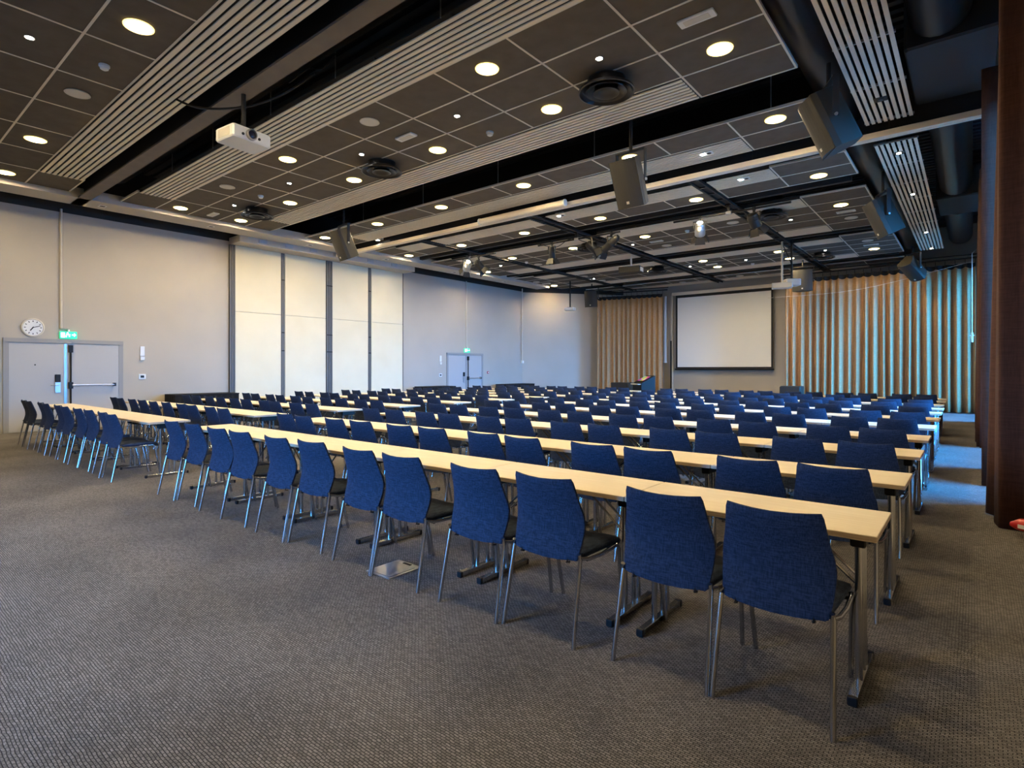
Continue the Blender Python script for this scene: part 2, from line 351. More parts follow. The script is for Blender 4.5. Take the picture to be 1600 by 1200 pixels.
def field(rows, gx, gaps, cols=None, skip=()):
    k0, k1 = cols or (0, len(gx)-1)
    for (c, d) in zip(rows[:-1], rows[1:]):
        for k in range(k0, k1):
            for a, b in seg_cut(gx[k], gx[k+1], gaps): tile(a, b, c, d)
    for y in rows:
        if y in skip: continue
        for a, b in seg_cut(gx[k0], gx[k1], gaps): railx(a, b, y)
    edges = set(gx[k0:k1+1])
    for g0, g1 in gaps: edges |= {g0, g1} if gx[k0] > g0 and g1 > gx[k1] else set()
    for x in edges:
        if any(g0 > x > g1 for g0, g1 in gaps): continue
        raily(x, rows[0], rows[-1])
field([-2.46,-1.75,-1.04,-.33,.40,1.13,1.85,2.58], GX1, [])
field([4.94,5.645,6.35,7.06], GX1, []); field([8.80,9.49], GX1, [])
field([11.97,12.68], GX2, GAPS); field([14.5,15.22,15.94,16.66], GX2, GAPS); field([19.14,19.86,20.58,21.30], GX2, GAPS); field([23.1,23.8], GX2, GAPS)
S1 = [(2.58,3.30), (4.24,4.94), (7.06,7.75), (9.49,10.19)]
S2 = [(11.27,11.97), (13.70,14.50), (16.66,17.46), (18.40,19.14), (21.30,22.0), (23.8,24.45)]
SH = (2.58,4.94,7.06,9.49,11.97,14.5,16.66,19.14,21.30,23.8)
for c, d in S1: field([c, d], GX1, [], (0,1), SH); field([c, d], GX1, [], (10,11), SH)
for c, d in S2: field([c, d], GX2, GAPS, (0,1), SH); field([c, d], GX2, GAPS, (10,11), SH)
SLN = {2.58:'nearest strip, left of the beam', 4.24:'strip behind the near projector', 7.06:'strip beside the black air diffusers', 9.49:'strip just before the white track',
       11.27:'strip just past the white track', 13.70:'strip behind the stage lights', 16.66:'strip before the far dark gap', 18.40:'strip after the far dark gap', 21.30:'strip near the far curtains', 23.8:'last strip at the far wall'}
def slats(x0, x1, y0, y1, along, label):
    t = thing('ceiling_raft', label, 'ceiling raft', ((x0+x1)/2, (y0+y1)/2, ZC), group='slatted ceiling panels')
    w = (y1-y0) if along == 'x' else (x1-x0); L = (x1-x0) if along == 'x' else (y1-y0); p = w/8; sw = p*.60
    if along == 'x': me = MB().box(-L/2, L/2, -sw/2, sw/2, -.025, -.010).mesh('slat', 'slat_light')
    else: me = MB().box(-sw/2, sw/2, -L/2, L/2, -.025, -.010).mesh('slat', 'slat_light')
    for i in range(8):
        c = -w/2+p*(i+.5); link('slat', me, t, (0, c, 0) if along == 'x' else (c, 0, 0))
    nb = max(1, int(L/1.22))
    for i in range(nb+1):
        q = -L/2+.03+(L-.06)*i/nb
        obj('cross_bar', MB().box(q-.012, q+.012, -w/2, w/2, -.010, .02) if along == 'x' else MB().box(-w/2, w/2, q-.012, q+.012, -.010, .02), 'aluminium' if along == 'y' else 'black_paint', t)
    if along == 'x': obj('backing', MB().box(-L/2, L/2, -w/2+.01, w/2-.01, .05, .065), 'black_paint', t)
    return t
for c, d in S1: slats(GX1[10]+.02, GX1[1]-.02, c+.015, d-.015, 'x', 'beige slatted ceiling panel, '+SLN[c])
SEGS = [(-4.17,-2.975,'right end piece'), (-8.19,-4.46,'piece behind the right truss'), (-12.36,-8.67,'piece in the middle bay'), (-13.95,-12.65,'left end piece')]
for c, d in S2:
    for a, b, w in SEGS: slats(a, b, c+.015, d-.015, 'x', 'beige slatted panel, %s, %s' % (w, SLN[c]))
slats(-1.30, -.67, -1.5, 10.24, 'y', 'blue-lit slatted panel running to the track, near piece at right')
slats(-1.31, -.69, 11.27, 22.1, 'y', 'blue-lit slatted panel at right, far piece with four lit spots')

# --- movable-wall track, beams, trusses, ducts above the grid
tr = thing('partition_track', 'long white ceiling track crossing the whole hall', 'ceiling track', (0, 10.32, 4.96))
for dy in (-.042, .042): obj('track_profile', MB().bbox(-15.6, .16, dy-.037, dy+.037, 0, .09, .006), 'slat_light', tr)
obj('track_slot', MB().box(-15.6, .16, -.008, .008, .02, .085), 'black_paint', tr)
for i in range(8): obj('hanger', MB().tube([(-1-2*i,0,.09),(-1-2*i,0,1.4)], .012, 6), 'black_paint', tr)
tag(obj('track_fascia', MB().box(-15.0, .15, 10.42, 10.46, 5.06, ZT), 'black_paint'), 'black fascia board above the white ceiling track', 'fascia')
bm_ = thing('steel_beam', 'grey-brown steel beam carrying the near projector', 'beam', (0, 3.57, 5.10))
obj('flange', MB().box(XL+.65, -2.0, -.115, .115, 0, .03), 'beam_paint', bm_); obj('web', MB().box(XL+.65, -2.0, -.015, .015, .03, 1.0), 'black_paint', bm_)
for (X, nm) in ((-4.32,'right'), (-8.43,'middle'), (-12.5,'left')):
    t = thing('ceiling_truss', 'black lighting truss running to the far wall, %s one' % nm, 'truss', (X, 0, 5.14), group='lighting trusses')
    for dx in (-.09, .09): obj('chord', MB().box(dx-.02, dx+.02, 10.9, 24.5, 0, .05), 'black_paint', t)
    obj('web_plate', MB().box(-.07, .07, 10.9, 24.5, .05, .07), 'black_paint', t)
    dg = MB()
    for i in range(26): y = 11+i*.52; dg.box(-.09, .09, y-.012, y+.012, .005, .035)
    o = obj('lacing', dg, 'duct_black', t); o['kind'] = 'stuff'
for yb in (13.2, 17.93, 22.55):
    tag(obj('cross_beam', MB().box(-15.0, -1.9, yb-.06, yb+.06, 5.22, 5.5), 'black_paint'), 'black roof beam in the ceiling gap, %s' % {13.2:'above the stage lights',17.93:'midway to the screen',22.55:'before the far curtains'}[yb], 'beam')
def duct(p0, p1, r, label):
    p0, p1 = Vector(p0), Vector(p1); L = (p1-p0).length; n = int(L/.06); pts = []; rr = []
    for i in range(n+1): pts.append(p0.lerp(p1, i/n)); rr.append(r*(1.0 if i % 2 else .975))
    tag(obj('spiral_duct', MB().tube(pts, rr, 20), 'duct_black', smooth=70), label, 'duct', 'black spiral ducts')
duct((-1.55,-1.5,5.62), (-1.55,22.5,5.62), .30, 'black ribbed duct left of the blue slatted panel')
duct((-.30,-1.5,5.62), (-.30,8.3,5.62), .30, 'black ribbed duct beside the curtains, near part')
duct((-.30,11.2,5.62), (-.30,16.15,5.62), .30, 'black ribbed duct beside the curtains, middle part')
duct((-.30,18.2,5.62), (-.30,22.5,5.62), .30, 'black ribbed duct beside the curtains, far part')
duct((-14.6,4.05,5.75), (-2,4.05,5.75), .27, 'black ribbed duct beside the near steel beam')
duct((-14.6,8.45,5.85), (-2,8.45,5.85), .24, 'black ribbed duct above the hanging speakers')
for Y0, Y1, w in ((8.4,10.25,'before the track'), (16.2,18.0,'past the track')):
    tag(obj('duct_box', MB().bbox(-.66, .28, Y0, Y1, 5.3, 6.0, .03), 'black_paint'), 'black duct box between slats and curtains %s' % w, 'duct')
# hangers of the tile fields: thin rods
for k, (y, xs_) in enumerate(((4.26,(-4.5,-6.5,-8.2,-10.2,-12)), (8.82,(-2.3,-5.3,-7.6,-9.9,-12.2)), (12.66,(-2.3,-5.6,-7.9,-10.3)), (3.28,(-5,-7.5,-10)))):
    for x in xs_: obj('hanger_rod', MB().tube([(x,y,ZC+.04),(x,y,ZT-.07)], .008, 6), 'aluminium', CEIL)

# ================================================================ CEILING FITTINGS
def shared(name, mb, m, smooth=False): return mb.mesh(name, m, smooth)
ME_RING = shared('ring', MB().lathe([(.135,.002),(.15,-.004),(.148,-.012),(.128,-.014),(.118,-.004),(.118,.001)], 32, cap=False), 'lamp_glow_ring', True)
ME_LENS = shared('lens', MB().lathe([(.120,-.003),(.112,-.007)], 32), 'lamp_lens')
DL = [(2.2,(-2.32,-4.73,-7.15,-11.98,-14.44)), (5.30,(-4.75,-9.59,-14.43)), (6.72,(-2.32,-4.76,-7.17,-9.60,-12.05,-14.45)), (9.14,(-2.32,-4.75,-7.18,-9.63,-12.03,-14.46)),  # two rightmost lamps of the nearest line are unseen, added for light
      (12.35,(-2.34,-4.79,-7.25,-9.67,-12.12,-14.57)), (14.87,(-2.36,-7.26,-9.70,-12.17)), (16.35,(-14.65,)), (19.5,(-4.85,-7.32,-9.75)), (20.95,(-2.41,-4.86,-7.32,-14.69)), (-1.4,(-4.73,-9.6,-14.4))]  # last line, behind the camera, is unseen and added for ambient light
DLN = {2.2:'nearest tile strip', 5.30:'second lit line of tiles', 6.72:'line beside the round diffusers', 9.14:'tile strip before the track', 12.35:'tile strip past the track', 14.87:'line behind the stage lights',
       16.35:'far left corner area', 19.5:'line over the far rows', 20.95:'farthest lit line', -1.4:'unseen line added behind the camera'}
for y, xs_ in DL:
    for i, x in enumerate(xs_):
        t = thing('downlight', 'lit round warm downlight, %s from the right, %s' % (ORD[i], DLN[y]), 'downlight', (x, y, ZC), group='warm round downlights')
        link('ring', ME_RING, t); link('lens', ME_LENS, t)
ME_SR = shared('trim_ring', MB().lathe([(.03,.001),(.05,-.002),(.048,-.010),(.034,-.006)], 20, cap=False), 'off_white', True)
ME_SL = shared('lens', MB().lathe([(.034,-.004),(.030,-.012)], 16), 'spot_lens')
SP = [(-8.35,1.48),(-3.53,5.99),(-5.98,6.0),(-8.35,6.0),(-10.79,6.0),(-13.23,6.0),(-3.58,15.54),(-8.02,15.6),(-13.39,15.68),(-3.64,20.2),(-6.09,20.24),(-8.07,20.21),(-12.28,20.4)]
for i, (x, y) in enumerate(SP):
    t = thing('ceiling_spot', 'tiny bright white ceiling spot, %s' % ('alone in the nearest tiles' if i == 0 else '%s from the right, %s' % (ORD[i-1], 'middle tile field') if i < 6 else '%s from the right, field past the track' % ORD[i-6] if i < 9 else '%s from the right, farthest field' % ORD[i-9]), 'spotlight', (x, y, ZC), group='small white ceiling spots')
    link('trim_ring', ME_SR, t); link('lens', ME_SL, t)
for i, y in enumerate((9.35, 11.88, 14.85, 19.2, 21.85)):
    t = thing('slat_spot', 'small spot set in the blue-lit slats, %s from the camera' % ORD[i], 'spotlight', (-1.0, y, ZC-.025), group='spots in the slats')
    obj('housing', MB().bbox(-.085, .085, -.085, .085, -.004, .06, .01), 'black_plastic', t); obj('lens', MB().lathe([(.035,-.006),(.03,-.012)], 16), 'spot_lens' if i else 'lens_glass', t)
for i, (x, y) in enumerate((onz(1103,240.5,5.17), onz(1162,280,5.17), onz(876,337,5.17), onz(592,375,5.17))):
    t = thing('slat_spot', 'square twin spot set in the beige slats, %s' % ('right of the hanging speaker', 'past the track at right', 'past the track in the middle', 'by the left hanging speaker')[i], 'spotlight', (x, y, ZC-.025), group='spots in the slats')
    obj('housing', MB().bbox(-.12, .12, -.08, .08, -.006, .06, .01), 'white_plastic', t); obj('lens', MB().lathe([(.04,-.008),(.034,-.014)], 16, (-.05,0,0)), 'spot_lens', t); obj('aperture', MB().lathe([(.04,-.008),(.034,-.012)], 16, (.055,0,0)), 'black_plastic', t)
# unlit discs, domes and rectangular emergency lights
ME_DR = shared('rim', MB().lathe([(.14,.002),(.15,-.010),(.135,-.016),(.125,-.010)], 28, cap=False), 'off_white', True)
ME_DG = shared('grille', MB().lathe([(.128,-.006),(.128,-.010)], 28), 'off_white')
DISC = [(-9.54,2.2),(-12.0,5.3),(-7.16,5.29)]+[onz(u,v,ZC) for u, v in ((1041.7,383.4),(933,400),(1330,340),(1355.7,375.7),(1145,347.5),(1156,430.8),(841,413),(838,440.5),(913,431.6),(941,438),(1066.7,440.8))]
DN = ['in the nearest tiles','far left of the near field','above the middle of the near field','right of the middle truss','beside the tilted stage can','at far right by the lamp','far right beside a lit lamp','between the two stage lights','above the projection screen','behind the left truss','near the far left corner','left of the dark projector','above the left hanging speaker','left of the screen top']
for (x, y), w in zip(DISC, DN):
    t = thing('ceiling_loudspeaker', 'flat round cream ceiling loudspeaker %s' % w, 'loudspeaker', (x, y, ZC), group='round ceiling loudspeakers')
    link('rim', ME_DR, t); link('grille', ME_DG, t)
ME_SB = shared('base', MB().lathe([(.06,.002),(.06,-.02),(.055,-.025)], 20), 'white_plastic', True); ME_SD = shared('dome', MB().lathe([(.05,-.024),(.045,-.05),(.025,-.062),(.005,-.064)], 20), 'white_plastic', True)
for (x, y), w in zip([(-8.40,2.21),(-12.06,6.04),(-5.99,6.75)]+[onz(u,v,ZC) for u, v in ((1073.7,360.3),(822.7,409.3),(1176,411.7))], ('in the nearest tiles','at left of the near field','beside the slats of the near field','left of the bright-backed stage light','behind the left truss','above the screen')):
    t = thing('smoke_detector', 'small white smoke detector %s' % w, 'smoke detector', (x, y, ZC), group='smoke detectors'); link('base', ME_SB, t); link('dome', ME_SD, t)
ME_EB = shared('body', MB().bbox(-.20,.20,-.075,.075,-.022,.004,.008), 'white_plastic'); ME_EI = shared('diffuser', MB().box(-.14,.14,-.045,.045,-.026,-.022), 'off_white')
for (x, y), w in zip([(-7.16,6.01),(-2.31,5.97),(-14.4,6.02)]+[onz(u,v,ZC) for u, v in ((1025.7,376.9),(1321.7,330),(1361,382),(1111.7,412.5),(853.6,443))], ('in the middle of the near field','nearest the camera at top right','far left of the near field','right of the middle truss','at right past the track','far right under the slats','above the screen','near the far left corner')):
    t = thing('emergency_light', 'white rectangular emergency light %s' % w, 'emergency light', (x, y, ZC), group='ceiling emergency lights'); link('body', ME_EB, t); link('diffuser', ME_EI, t)
ME_V = [shared('outer_ring', MB().lathe([(.24,.16),(.25,.05),(.36,.02),(.37,-.01),(.35,-.015),(.33,.02),(.27,.06),(.22,.08)], 40, cap=False), 'duct_black', 60),
        shared('cone', MB().lathe([(.22,.10),(.23,.04),(.27,.0),(.265,-.01),(.235,.005),(.18,.06),(.15,.07)], 36, cap=False), 'duct_black', 60),
        shared('core', MB().lathe([(.03,.06),(.12,.05),(.17,.0),(.17,-.02),(.155,-.02),(.12,.01),(.05,.03),(.01,.035)], 32), 'duct_black', 60), shared('back_plate', MB().lathe([(.25,.165),(.25,.155)], 32), 'black_paint')]
ZV = 5.04
for (u, v), w in zip(((947.5,144),(596.4,268.3),(401.6,337.5),(1205,339),(1285,403),(920,389),(1027,424)), ('largest, nearest the camera','in the middle of the near field','at far left of the near field','behind the unlit stage light','at far right before the curtains','behind the tilted stage can','left of the screen'  )):
    x, y = onz(u, v, ZV); t = thing('air_diffuser', 'black round ceiling air diffuser, %s' % w, 'air vent', (x, y, ZV), group='round air diffusers')
    for me, nm in zip(ME_V, ('outer_ring','cone','core','back_plate')): link(nm, me, t)
    obj('neck', MB().lathe([(.245,.15),(.245,.6)], 24, cap=False), 'black_paint', t)

# ================================================================ HANGING EQUIPMENT
def speaker(loc, yaw, tilt, label, h=.74, w=.46, d=.44, drop=None):
    # front faces -Y before yaw; local origin is the centre of the box
    t = thing('hanging_speaker', label, 'speaker', loc, (0, 0, yaw), group='black hanging speakers')
    T = Matrix.Rotation(tilt, 4, 'X')
    W = w/2; D = d/2
    body = [(-W*.55,D),(W*.55,D),(W*.62,D*.9),(W,-D*.35),(W,-D*.72),(-W,-D*.72),(-W,-D*.35),(-W*.62,D*.9)]
    c = obj('cabinet', MB().prism(body, -h/2, h/2).xf(T), 'speaker_box', t)
    arc = [(-W+.012+(2*W-.024)*i/8, -D*.72-.004-D*.26*math.sin(PI*i/8)**.8) for i in range(9)]
    g = obj('grille', MB().prism(arc+[(W-.012,-D*.715),(-W+.012,-D*.715)][0:2], -h/2+.008, h/2-.008).xf(T), 'speaker_grille', t)
    yb = -D*.72-.006-D*.26*math.sin(PI*.5)**.8
    obj('badge', MB().box(-.022,.022,yb-.004,yb+.004,-h/2+.07,-h/2+.11).xf(T), 'off_white', g)
    yk = MB()
    for s in (-1, 1): yk.box(s*(W+.022)-.006, s*(W+.022)+.006, -.035, .035, -.02, h/2+.12)
    yk.box(-W-.028, W+.028, -.035, .035, h/2+.11, h/2+.122); obj('yoke', yk, 'black_paint', t)
    for s in (-1, 1): obj('bolt', MB().lathe([(.022,0),(.018,.02)], 10).xf(Matrix.Translation((s*(W+.028),0,0)) @ Matrix.Rotation(s*PI/2, 4, 'Y')), 'aluminium', t)
    top = (ZT-.07-loc[2]) if drop is None else drop
    obj('pole', MB().tube([(0,0,h/2+.12),(0,0,top)], .028, 8), 'black_paint', t)
    return t
TL = math.radians(24)
speaker((-12.15,8.2,4.52), math.radians(-8), TL, 'black hanging speaker with cream-lit sides at far left before the track')
speaker((-4.22,8.14,4.38), math.radians(-2), TL, 'black hanging speaker in the middle before the track')
speaker((-1.43,8.15,4.56), math.radians(-62), TL, 'large black hanging speaker at upper right beside the blue slats', drop=.76)
speaker((-1.38,13.3,4.42), math.radians(-62), TL, 'black hanging speaker at right past the track', drop=.90)
speaker((-1.48,21.95,4.60), math.radians(-35), math.radians(52), 'black speaker tipped steeply in front of the right far curtain', drop=.72)
speaker((-4.55,21.4,4.46), math.radians(8), math.radians(3), 'black upright speaker beside the white projectors right of the screen', w=.62)
speaker((-13.05,21.5,4.52), math.radians(10), math.radians(8), 'black speaker hanging left of the tan curtain', w=.56, h=.72)

def projector(loc, yaw, label, m='white_plastic', w=.52, d=.38, h=.14, pole=.5, pm='black_paint'):
    t = thing('ceiling_projector', label, 'projector', loc, (0,0,yaw), group='ceiling projectors')
    b = obj('body', MB().bbox(-w/2,w/2,-d/2,d/2,-h/2,h/2,.018), m, t)
    lx = .02
    R = Matrix.Rotation(-PI/2, 4, 'X')
    obj('lens_ring', MB().lathe([(.075,0),(.075,.03),(.06,.04),(.052,.02)], 24, cap=False).xf(Matrix.Translation((lx, d/2, .0)) @ R), 'steel_grey', b, smooth=True)
    obj('lens', MB().lathe([(.055,.010),(.052,.024),(.03,.034),(.005,.036)], 24).xf(Matrix.Translation((lx, d/2, .0)) @ R), 'lens_glass', b, smooth=True)
    for s in (-1, 1): obj('sensor', MB().lathe([(.018,0),(.018,.008)], 14).xf(Matrix.Translation((lx+s*.115, d/2, -.02)) @ R), 'black_plastic', b)
    for s in (-1, 1):
        gr = obj('vent_grille', MB().box(s*(w/2+.001)-.002, s*(w/2+.001)+.002, -d*.32, d*.32, -h*.33, h*.33), 'off_white', b)
    mt = obj('mount', MB().tube([(0,0,h/2),(0,0,pole)], .03, 10).box(-.10,.10,-.07,.07,h/2,h/2+.02), pm, t)
    return t
projector((-7.60,3.57,4.50), math.radians(-84), 'large white projector on a black mount under the near beam', w=.54, d=.42, h=.17, pole=.60)
projector((-4.35,17.86,3.86), math.radians(15), 'white projector on a pale pole right of the screen', w=.55, d=.40, h=.15, pole=1.35, pm='slat_light')
projector((-4.18,18.25,3.98), math.radians(35), 'white projector on a black pole beside the upright speaker', w=.40, d=.36, h=.2, pole=1.25)
projector((-13.4,20.3,3.99), math.radians(10), 'small white projector on a long black pole, far left', w=.42, d=.32, h=.12, pole=1.2)
projector((-8.75,16.9,4.68), math.radians(8), 'dark projector on a short pale pole near the middle truss', m='speaker_box', w=.72, d=.46, h=.2, pole=.5, pm='slat_light')
t = thing('rolled_screen_case', 'white rolled-up projection screen case along the ceiling track', 'screen case', (-8.06, 10.12, 5.0))
obj('tube', MB().tube([(-1.22,0,0),(1.22,0,0)], .065, 16), 'slat_light', t, smooth=True)
for s in (-1, 1): obj('end_cap', MB().tube([(s*1.22,0,0),(s*1.26,0,0)], .075, 16), 'white_plastic', t)
for s in (-1, 1): obj('bracket', MB().box(s*.9-.02,s*.9+.02,.068,.088,-.02,.5), 'black_paint', t)

def stage_light(loc, yaw, tilt, label, lit=False, m='black_plastic', L=.34, r=.12):
    # hangs from a pipe at local origin; beam points along -Z before tilt
    t = thing('stage_light', label, 'stage light', loc, (0,0,yaw), group='stage lights')
    T = Matrix.Translation((0,0,-.26)) @ Matrix.Rotation(tilt, 4, 'X')
    obj('clamp', MB().tube([(-.03,0,0),(.03,0,0)], .042, 10).box(-.02,.02,-.02,.02,-.10,-.03), 'black_plastic', t)
    yk = MB()
    for s in (-1, 1): yk.box(s*(r+.03)-.006, s*(r+.03)+.006, -.018, .018, -.28, -.09)
    yk.box(-r-.036, r+.036, -.018, .018, -.10, -.088); obj('yoke', yk, 'black_plastic', t)
    b = obj('body', MB().lathe([(r*.55,L*.45),(r*.85,L*.38),(r,L*.2),(r,-L*.45),(r*.92,-L*.5),(r*.80,-L*.45)], 20).xf(T), m, t, smooth=True)
    for k in range(4): obj('cooling_ring', MB().lathe([(r*1.0,L*.02+k*.025),(r*1.07,L*.02+k*.025+.004),(r*1.0,L*.02+k*.025+.010)], 20, cap=False).xf(T), m, b)
    obj('lens', MB().lathe([(r*.82,-L*.49),(r*.6,-L*.52),(.01,-L*.54)], 20).xf(T), 'lens_glass', b, smooth=True)
    if lit: obj('rear_highlight', MB().lathe([(r*.56,L*.455),(r*.5,L*.49),(r*.2,L*.5)], 16).xf(T), 'stage_rear_glow', b)  # emissive cap paints the bright rear housing; no lamp shines here
    for k in range(4):
        M = T @ Matrix.Translation((0,0,-L*.5)) @ Matrix.Rotation(k*PI/2, 4, 'Z') @ Matrix.Translation((r,0,0)) @ Matrix.Rotation(math.radians(-28), 4, 'Y')
        obj('barn_door', MB().add([(-.003,-.09,0),(-.003,.09,0),(-.003,.12,-.17),(-.003,-.12,-.17),(.003,-.09,0),(.003,.09,0),(.003,.12,-.17),(.003,-.12,-.17)], [(0,1,2,3),(7,6,5,4),(0,4,5,1),(1,5,6,2),(2,6,7,3),(3,7,4,0)]).xf(M), 'black_plastic', b)
    return t
def light_bar(X, a, b, w):
    t = thing('lighting_bar', 'thin black lighting bar crossing the %s truss' % w, 'lighting bar', (X, 13.1, 4.98), group='lighting bars')
    obj('pipe', MB().tube([(a-X,0,0),(b-X,0,0)], .024, 10), 'duct_black', t, smooth=True); obj('hook', MB().box(-.03,.03,-.03,.03,0,.2), 'black_paint', t)
    obj('clamp', MB().tube([(-.06,0,0),(.06,0,0)], .045, 10), 'aluminium', t)
light_bar(-4.32, -5.64, -3.01, 'right'); light_bar(-8.43, -9.75, -7.1, 'middle'); light_bar(-12.5, -13.6, -11.4, 'left')
stage_light((-4.99,13.1,4.98), math.radians(20), math.radians(38), 'stage light with brightened rear and barn doors on the right bar', lit=True, m='aluminium')
stage_light((-3.77,13.1,4.98), math.radians(-20), math.radians(35), 'unlit dark stage light with barn doors on the right bar')
stage_light((-12.5,13.0,4.98), math.radians(60), math.radians(50), 'chrome-glinting stage light under the left truss', lit=True, m='aluminium')
stage_light((-12.1,13.1,4.96), math.radians(-40), math.radians(45), 'dark stage light beside the chrome one, left truss')
stage_light((-9.27,13.1,4.98), 0, math.radians(8), 'small upright black stage light left of the middle truss', r=.09)
stage_light((-7.36,13.1,4.98), math.radians(75), math.radians(62), 'long tilted stage can right of the middle truss', L=.62, r=.10)
stage_light((-7.98,13.12,4.98), math.radians(-50), math.radians(50), 'dark stage light beside the long tilted can', r=.11)
def cable(pts, r, label, m='black_plastic'):
    P = [Vector(p) for p in pts]; out = []
    for i in range(len(P)-1):
        p0, p1, p2, p3 = P[max(i-1,0)], P[i], P[i+1], P[min(i+2,len(P)-1)]
        for k in range(6):
            s = k/6; out.append(.5*((2*p1)+(p2-p0)*s+(2*p0-5*p1+4*p2-p3)*s*s+(3*p1-p0-3*p2+p3)*s**3))
    out.append(P[-1]); return tag(obj('cable', MB().tube(out, r, 6), m, smooth=True), label, 'cable')
cable([(-8.9,3.0,5.35),(-8.3,3.25,5.02),(-7.7,3.62,4.98),(-7.3,3.95,5.15),(-6.9,4.2,5.4)], .016, 'black cable looping over the near projector mount')
cable([(-7.2,4.0,5.3),(-6.9,4.1,5.42),(-6.6,4.15,5.36),(-6.4,4.2,5.5)], .010, 'thin cable coil beside the near projector', 'duct_black')
cable([(-7.1,13.1,5.0),(-8.0,13.2,4.84),(-8.6,13.1,5.02),(-9.2,13.2,4.88),(-9.7,13.1,5.02)], .010, 'black cable drooping along the middle lighting bar')
cable([(-4.35,17.9,5.1),(-4.2,18.2,4.6),(-4.2,18.3,4.3)], .012, 'black cable dropping to the white projectors')
cable([(-5.9,22.2,4.05),(-3,22.3,4.12),(-.05,22.4,4.72)], .006, 'thin wire stretched across the right far curtain', 'off_white')

# ================================================================ FAR END: curtains, screen, lectern
def curtain(name, path, ztop, zbot, m, label, pleats, amp, flare=1.25, seed=1, per=10, top=None):
    # path: list of (x, y); folds are pushed out sideways along the path's normal
    rnd = random.Random(seed); P = [Vector((a, b, 0)) for a, b in path]; L = [0]
    for i in range(len(P)-1): L.append(L[-1]+(P[i+1]-P[i]).length)
    N = pleats*per; rows = 9; ph = [rnd.uniform(-.35,.35) for _ in range(pleats+2)]; am = [rnd.uniform(.65,1.2) for _ in range(pleats+2)]; dr = [rnd.uniform(-.4,.4) for _ in range(pleats+2)]
    t = tag(link(name, None, None, (P[0].x, P[0].y, 0)), label, 'curtain')
    PB = P; PT = [Vector((a, b, 0)) for a, b in (top or path)]
    grid = []
    for r in range(rows):
        f = r/(rows-1); z = ztop+(zbot-ztop)*f; row = []; P = [a.lerp(b, f) for a, b in zip(PT, PB)]
        for i in range(N+1):
            s = L[-1]*i/N; k = 0
            while k < len(L)-2 and s > L[k+1]: k += 1
            q = P[k].lerp(P[k+1], (s-L[k])/(L[k+1]-L[k])); d = (P[k+1]-P[k]).normalized(); n = Vector((d.y,-d.x,0))
            c = i/per; j = int(c); w = c-j
            a = am[j]*(1-w)+am[j+1]*w; p = ph[j]*(1-w)+ph[j+1]*w; dd = (dr[j]*(1-w)+dr[j+1]*w)*f
            off = amp*a*(.55+.45*flare*f)*(math.sin(2*PI*(c+p*.5+dd*.25))+.12*math.sin(4*PI*c+p*4))
            row.append((q.x+n.x*off-PB[0].x, q.y+n.y*off-PB[0].y, z+(.0 if r else .0)))
        grid.append(row)
    o = obj('cloth', MB().sheet(grid), m, t, smooth=80)
    md = o.modifiers.new('thickness', 'SOLIDIFY'); md.thickness = .008
    return t, grid
def header(t, grid, m, drop=.06, up=.10, per=10):
    # scalloped heading tape: rises and dips with each fold
    n = len(grid[0]); top = grid[0]; g = []
    for k, f in enumerate((0, .5, 1)):
        g.append([(p[0], p[1]-.012, p[2]+up-(up+drop*abs(math.sin(PI*i/per)))*f) for i, p in enumerate(top)])
    o = obj('heading', MB().sheet(g), m, t); md = o.modifiers.new('thickness', 'SOLIDIFY'); md.thickness = .006
    o2 = MB()
    for i in range(0, n, per): p = top[i]; o2.tube([(p[0],p[1],p[2]+up-.01),(p[0],p[1],p[2]+up+.13)], .008, 5)
    h = obj('hooks', o2, 'black_paint', t); h['kind'] = 'stuff'
ct, g = curtain('stage_curtain', [(.06,22.8),(-5.45,22.8)], 4.64, .03, 'curtain_tan', 'long tan pleated curtain right of the screen, blue-lit at its right', 22, .11, seed=3, per=14); header(ct, g, 'black_cloth', per=14)
ct, g = curtain('stage_curtain', [(-10.62,23.45),(-13.5,22.75)], 4.64, .03, 'curtain_tan', 'tan pleated curtain left of the screen behind the lectern', 13, .09, seed=5); header(ct, g, 'black_cloth')
for a, b, w in (((.3,22.8),(-5.6,22.8),'right'), ((-10.4,23.5),(-13.7,22.70),'left')):
    t = thing('curtain_rail', 'black curtain rail above the far %s curtain' % w, 'curtain rail', (a[0], a[1], 4.9), group='far curtain rails')
    obj('pipe', MB().tube([(0,0,0),(b[0]-a[0],b[1]-a[1],0)], .025, 8), 'duct_black', t); obj('upper_pipe', MB().tube([(0,.08,.12),(b[0]-a[0],b[1]-a[1]+.08,.12)], .02, 8), 'duct_black', t)
curtain('window_curtain', [(.47,5.9),(.44,6.45),(.33,6.52),(.178,6.54),(.16,6.80),(.20,6.95),(.11,7.15),(.09,7.40),(.16,7.60),(.35,7.65)], 5.1, .006, 'curtain_brown', 'dark brown window curtain nearest the camera at right', 4, .012, seed=8, per=24,
        top=[(.47,5.9),(.44,6.45),(.33,6.52),(.178,6.54),(.20,6.80),(.24,6.95),(.215,7.15),(.21,7.40),(.24,7.60),(.37,7.65)])
curtain('window_curtain', [(.34,8.78),(.075,8.80),(.16,9.05),(.09,9.30),(.17,9.6),(.10,9.8),(.18,10.0),(.12,10.3)], 5.0, .006, 'curtain_brown', 'brown window curtain catching blue daylight, second from the camera', 7, .02, seed=9, per=16)
curtain('window_curtain', [(.13,13.0),(.13,19.35)], 5.0, .006, 'curtain_brown', 'brown window curtain at far right before the far corner', 30, .07, seed=11)
tag(obj('curtain_rail', MB().tube([(.26,4,5.13),(.2,24.3,5.13)], .03, 8), 'duct_black'), 'black curtain rail along the window wall', 'curtain rail')

